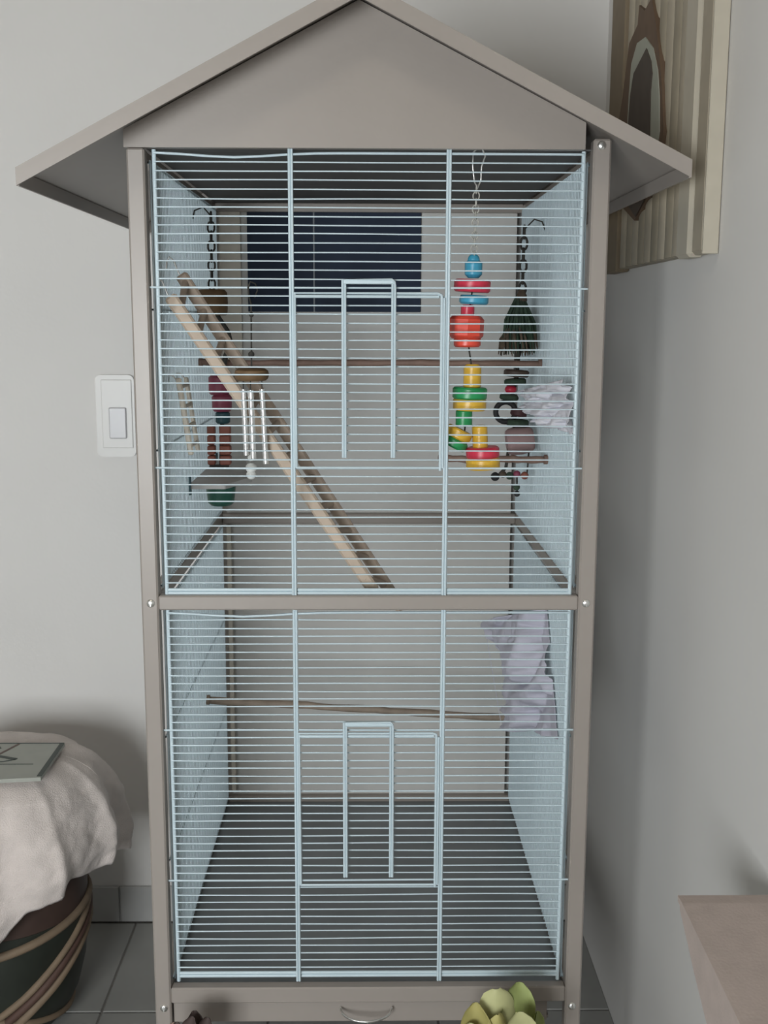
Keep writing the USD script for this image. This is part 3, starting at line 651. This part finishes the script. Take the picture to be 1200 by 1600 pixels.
# leafy things in front of the drawer
def leaf(base, tip, width, bend, m, parent, cup=0.25, name='leaf', seed=0):
    base, tip = np.array(base, float), np.array(tip, float); d = tip - base; L = np.linalg.norm(d); d /= L
    n = np.array(bend, float); n -= d * (n @ d); n /= np.linalg.norm(n); s = np.cross(d, n)
    u, v = np.meshgrid(np.linspace(0, 1, 16), np.linspace(-1, 1, 11), indexing='ij')
    wd = width / 2 * np.clip(1 - np.abs(2 * u * 0.985 - 0.99) ** 3.2, 0.02, 1) ** 0.6
    rip = 0.05 * np.sin(u * 17 + v * 2 + seed) * np.abs(v) ** 2
    P = base + d * (u * L)[..., None] + s * (v * wd)[..., None] + n * ((np.sin(u * np.pi * 0.75) * 0.16 * L + (v ** 2) * cup * wd + rip * wd * 2))[..., None]
    obj(name, grid_sheet(P, 0.0016), m, parent, True)
lp = thing('leafy_plant', 'pale yellow green leafy plant standing in front of the drawer at right', 'plant')
PXc, PYc = 0.192, -0.105
obj('stem', tube([(PXc, PYc, 0.0), (PXc + 0.004, PYc, 0.12), (PXc, PYc, 0.25)], [0.010, 0.008, 0.006], 10), LEAFO, lp, True)
obj('base', lathe([(0.055, 0.0), (0.060, 0.01), (0.066, 0.09), (0.068, 0.10)], (PXc, PYc, 0), 32), BROWNWOOD, lp, 40)
leaf((PXc + 0.021, PYc - 0.030, 0.270), (PXc + 0.018, PYc - 0.034, 0.381), 0.056, (0.15, -1, 0.1), LEAFP, lp, 0.25, seed=1)
leaf((PXc - 0.010, PYc, 0.262), (PXc - 0.034, PYc - 0.010, 0.382), 0.052, (-0.35, -1, 0), LEAFO, lp, 0.6, seed=2)
leaf((PXc - 0.002, PYc + 0.006, 0.262), (PXc - 0.010, PYc + 0.002, 0.394), 0.058, (0.1, -1, 0), LEAFP, lp, -0.5, seed=3)
leaf((PXc, PYc + 0.016, 0.262), (PXc + 0.024, PYc + 0.022, 0.392), 0.056, (0.2, -1, 0), LEAFG, lp, 0.4, seed=4)
leaf((PXc - 0.004, PYc - 0.016, 0.255), (PXc - 0.015, PYc - 0.030, 0.374), 0.034, (0.5, -1, 0), LEAFO, lp, -0.9, seed=5)
leaf((PXc - 0.018, PYc - 0.012, 0.255), (PXc - 0.038, PYc - 0.030, 0.362), 0.046, (-0.7, -0.9, 0), LEAFP, lp, 0.4, seed=6)
leaf((PXc + 0.005, PYc, 0.255), (PXc + 0.045, PYc + 0.010, 0.352), 0.044, (0.6, -0.6, 0), LEAFG, lp, 0.5, seed=7)
dp = thing('dark_plant', 'dark reddish brown leafy tuft in front of the drawer at left', 'plant')
QX, QY = -0.266, -0.075
obj('base', lathe([(0.040, 0.0), (0.045, 0.01), (0.050, 0.08), (0.052, 0.09)], (QX, QY, 0), 28), BLACK, dp, 40)
obj('stem', tube([(QX, QY, 0.05), (QX, QY, 0.23)], 0.006, 8), LEAFD, dp, True)
for k, (dx, dz, m) in enumerate(((0.015, 0.305, LEAFD), (-0.012, 0.292, LEAFD), (0.030, 0.295, LEAFD), (-0.025, 0.280, PERCHW), (0.004, 0.296, LEAFD))):
    leaf((QX, QY, 0.235), (QX + dx, QY - 0.01 + 0.006 * k, dz + 0.034), 0.032, (0.2 * (k - 2), -1, 0), m, dp, 0.5, seed=k)
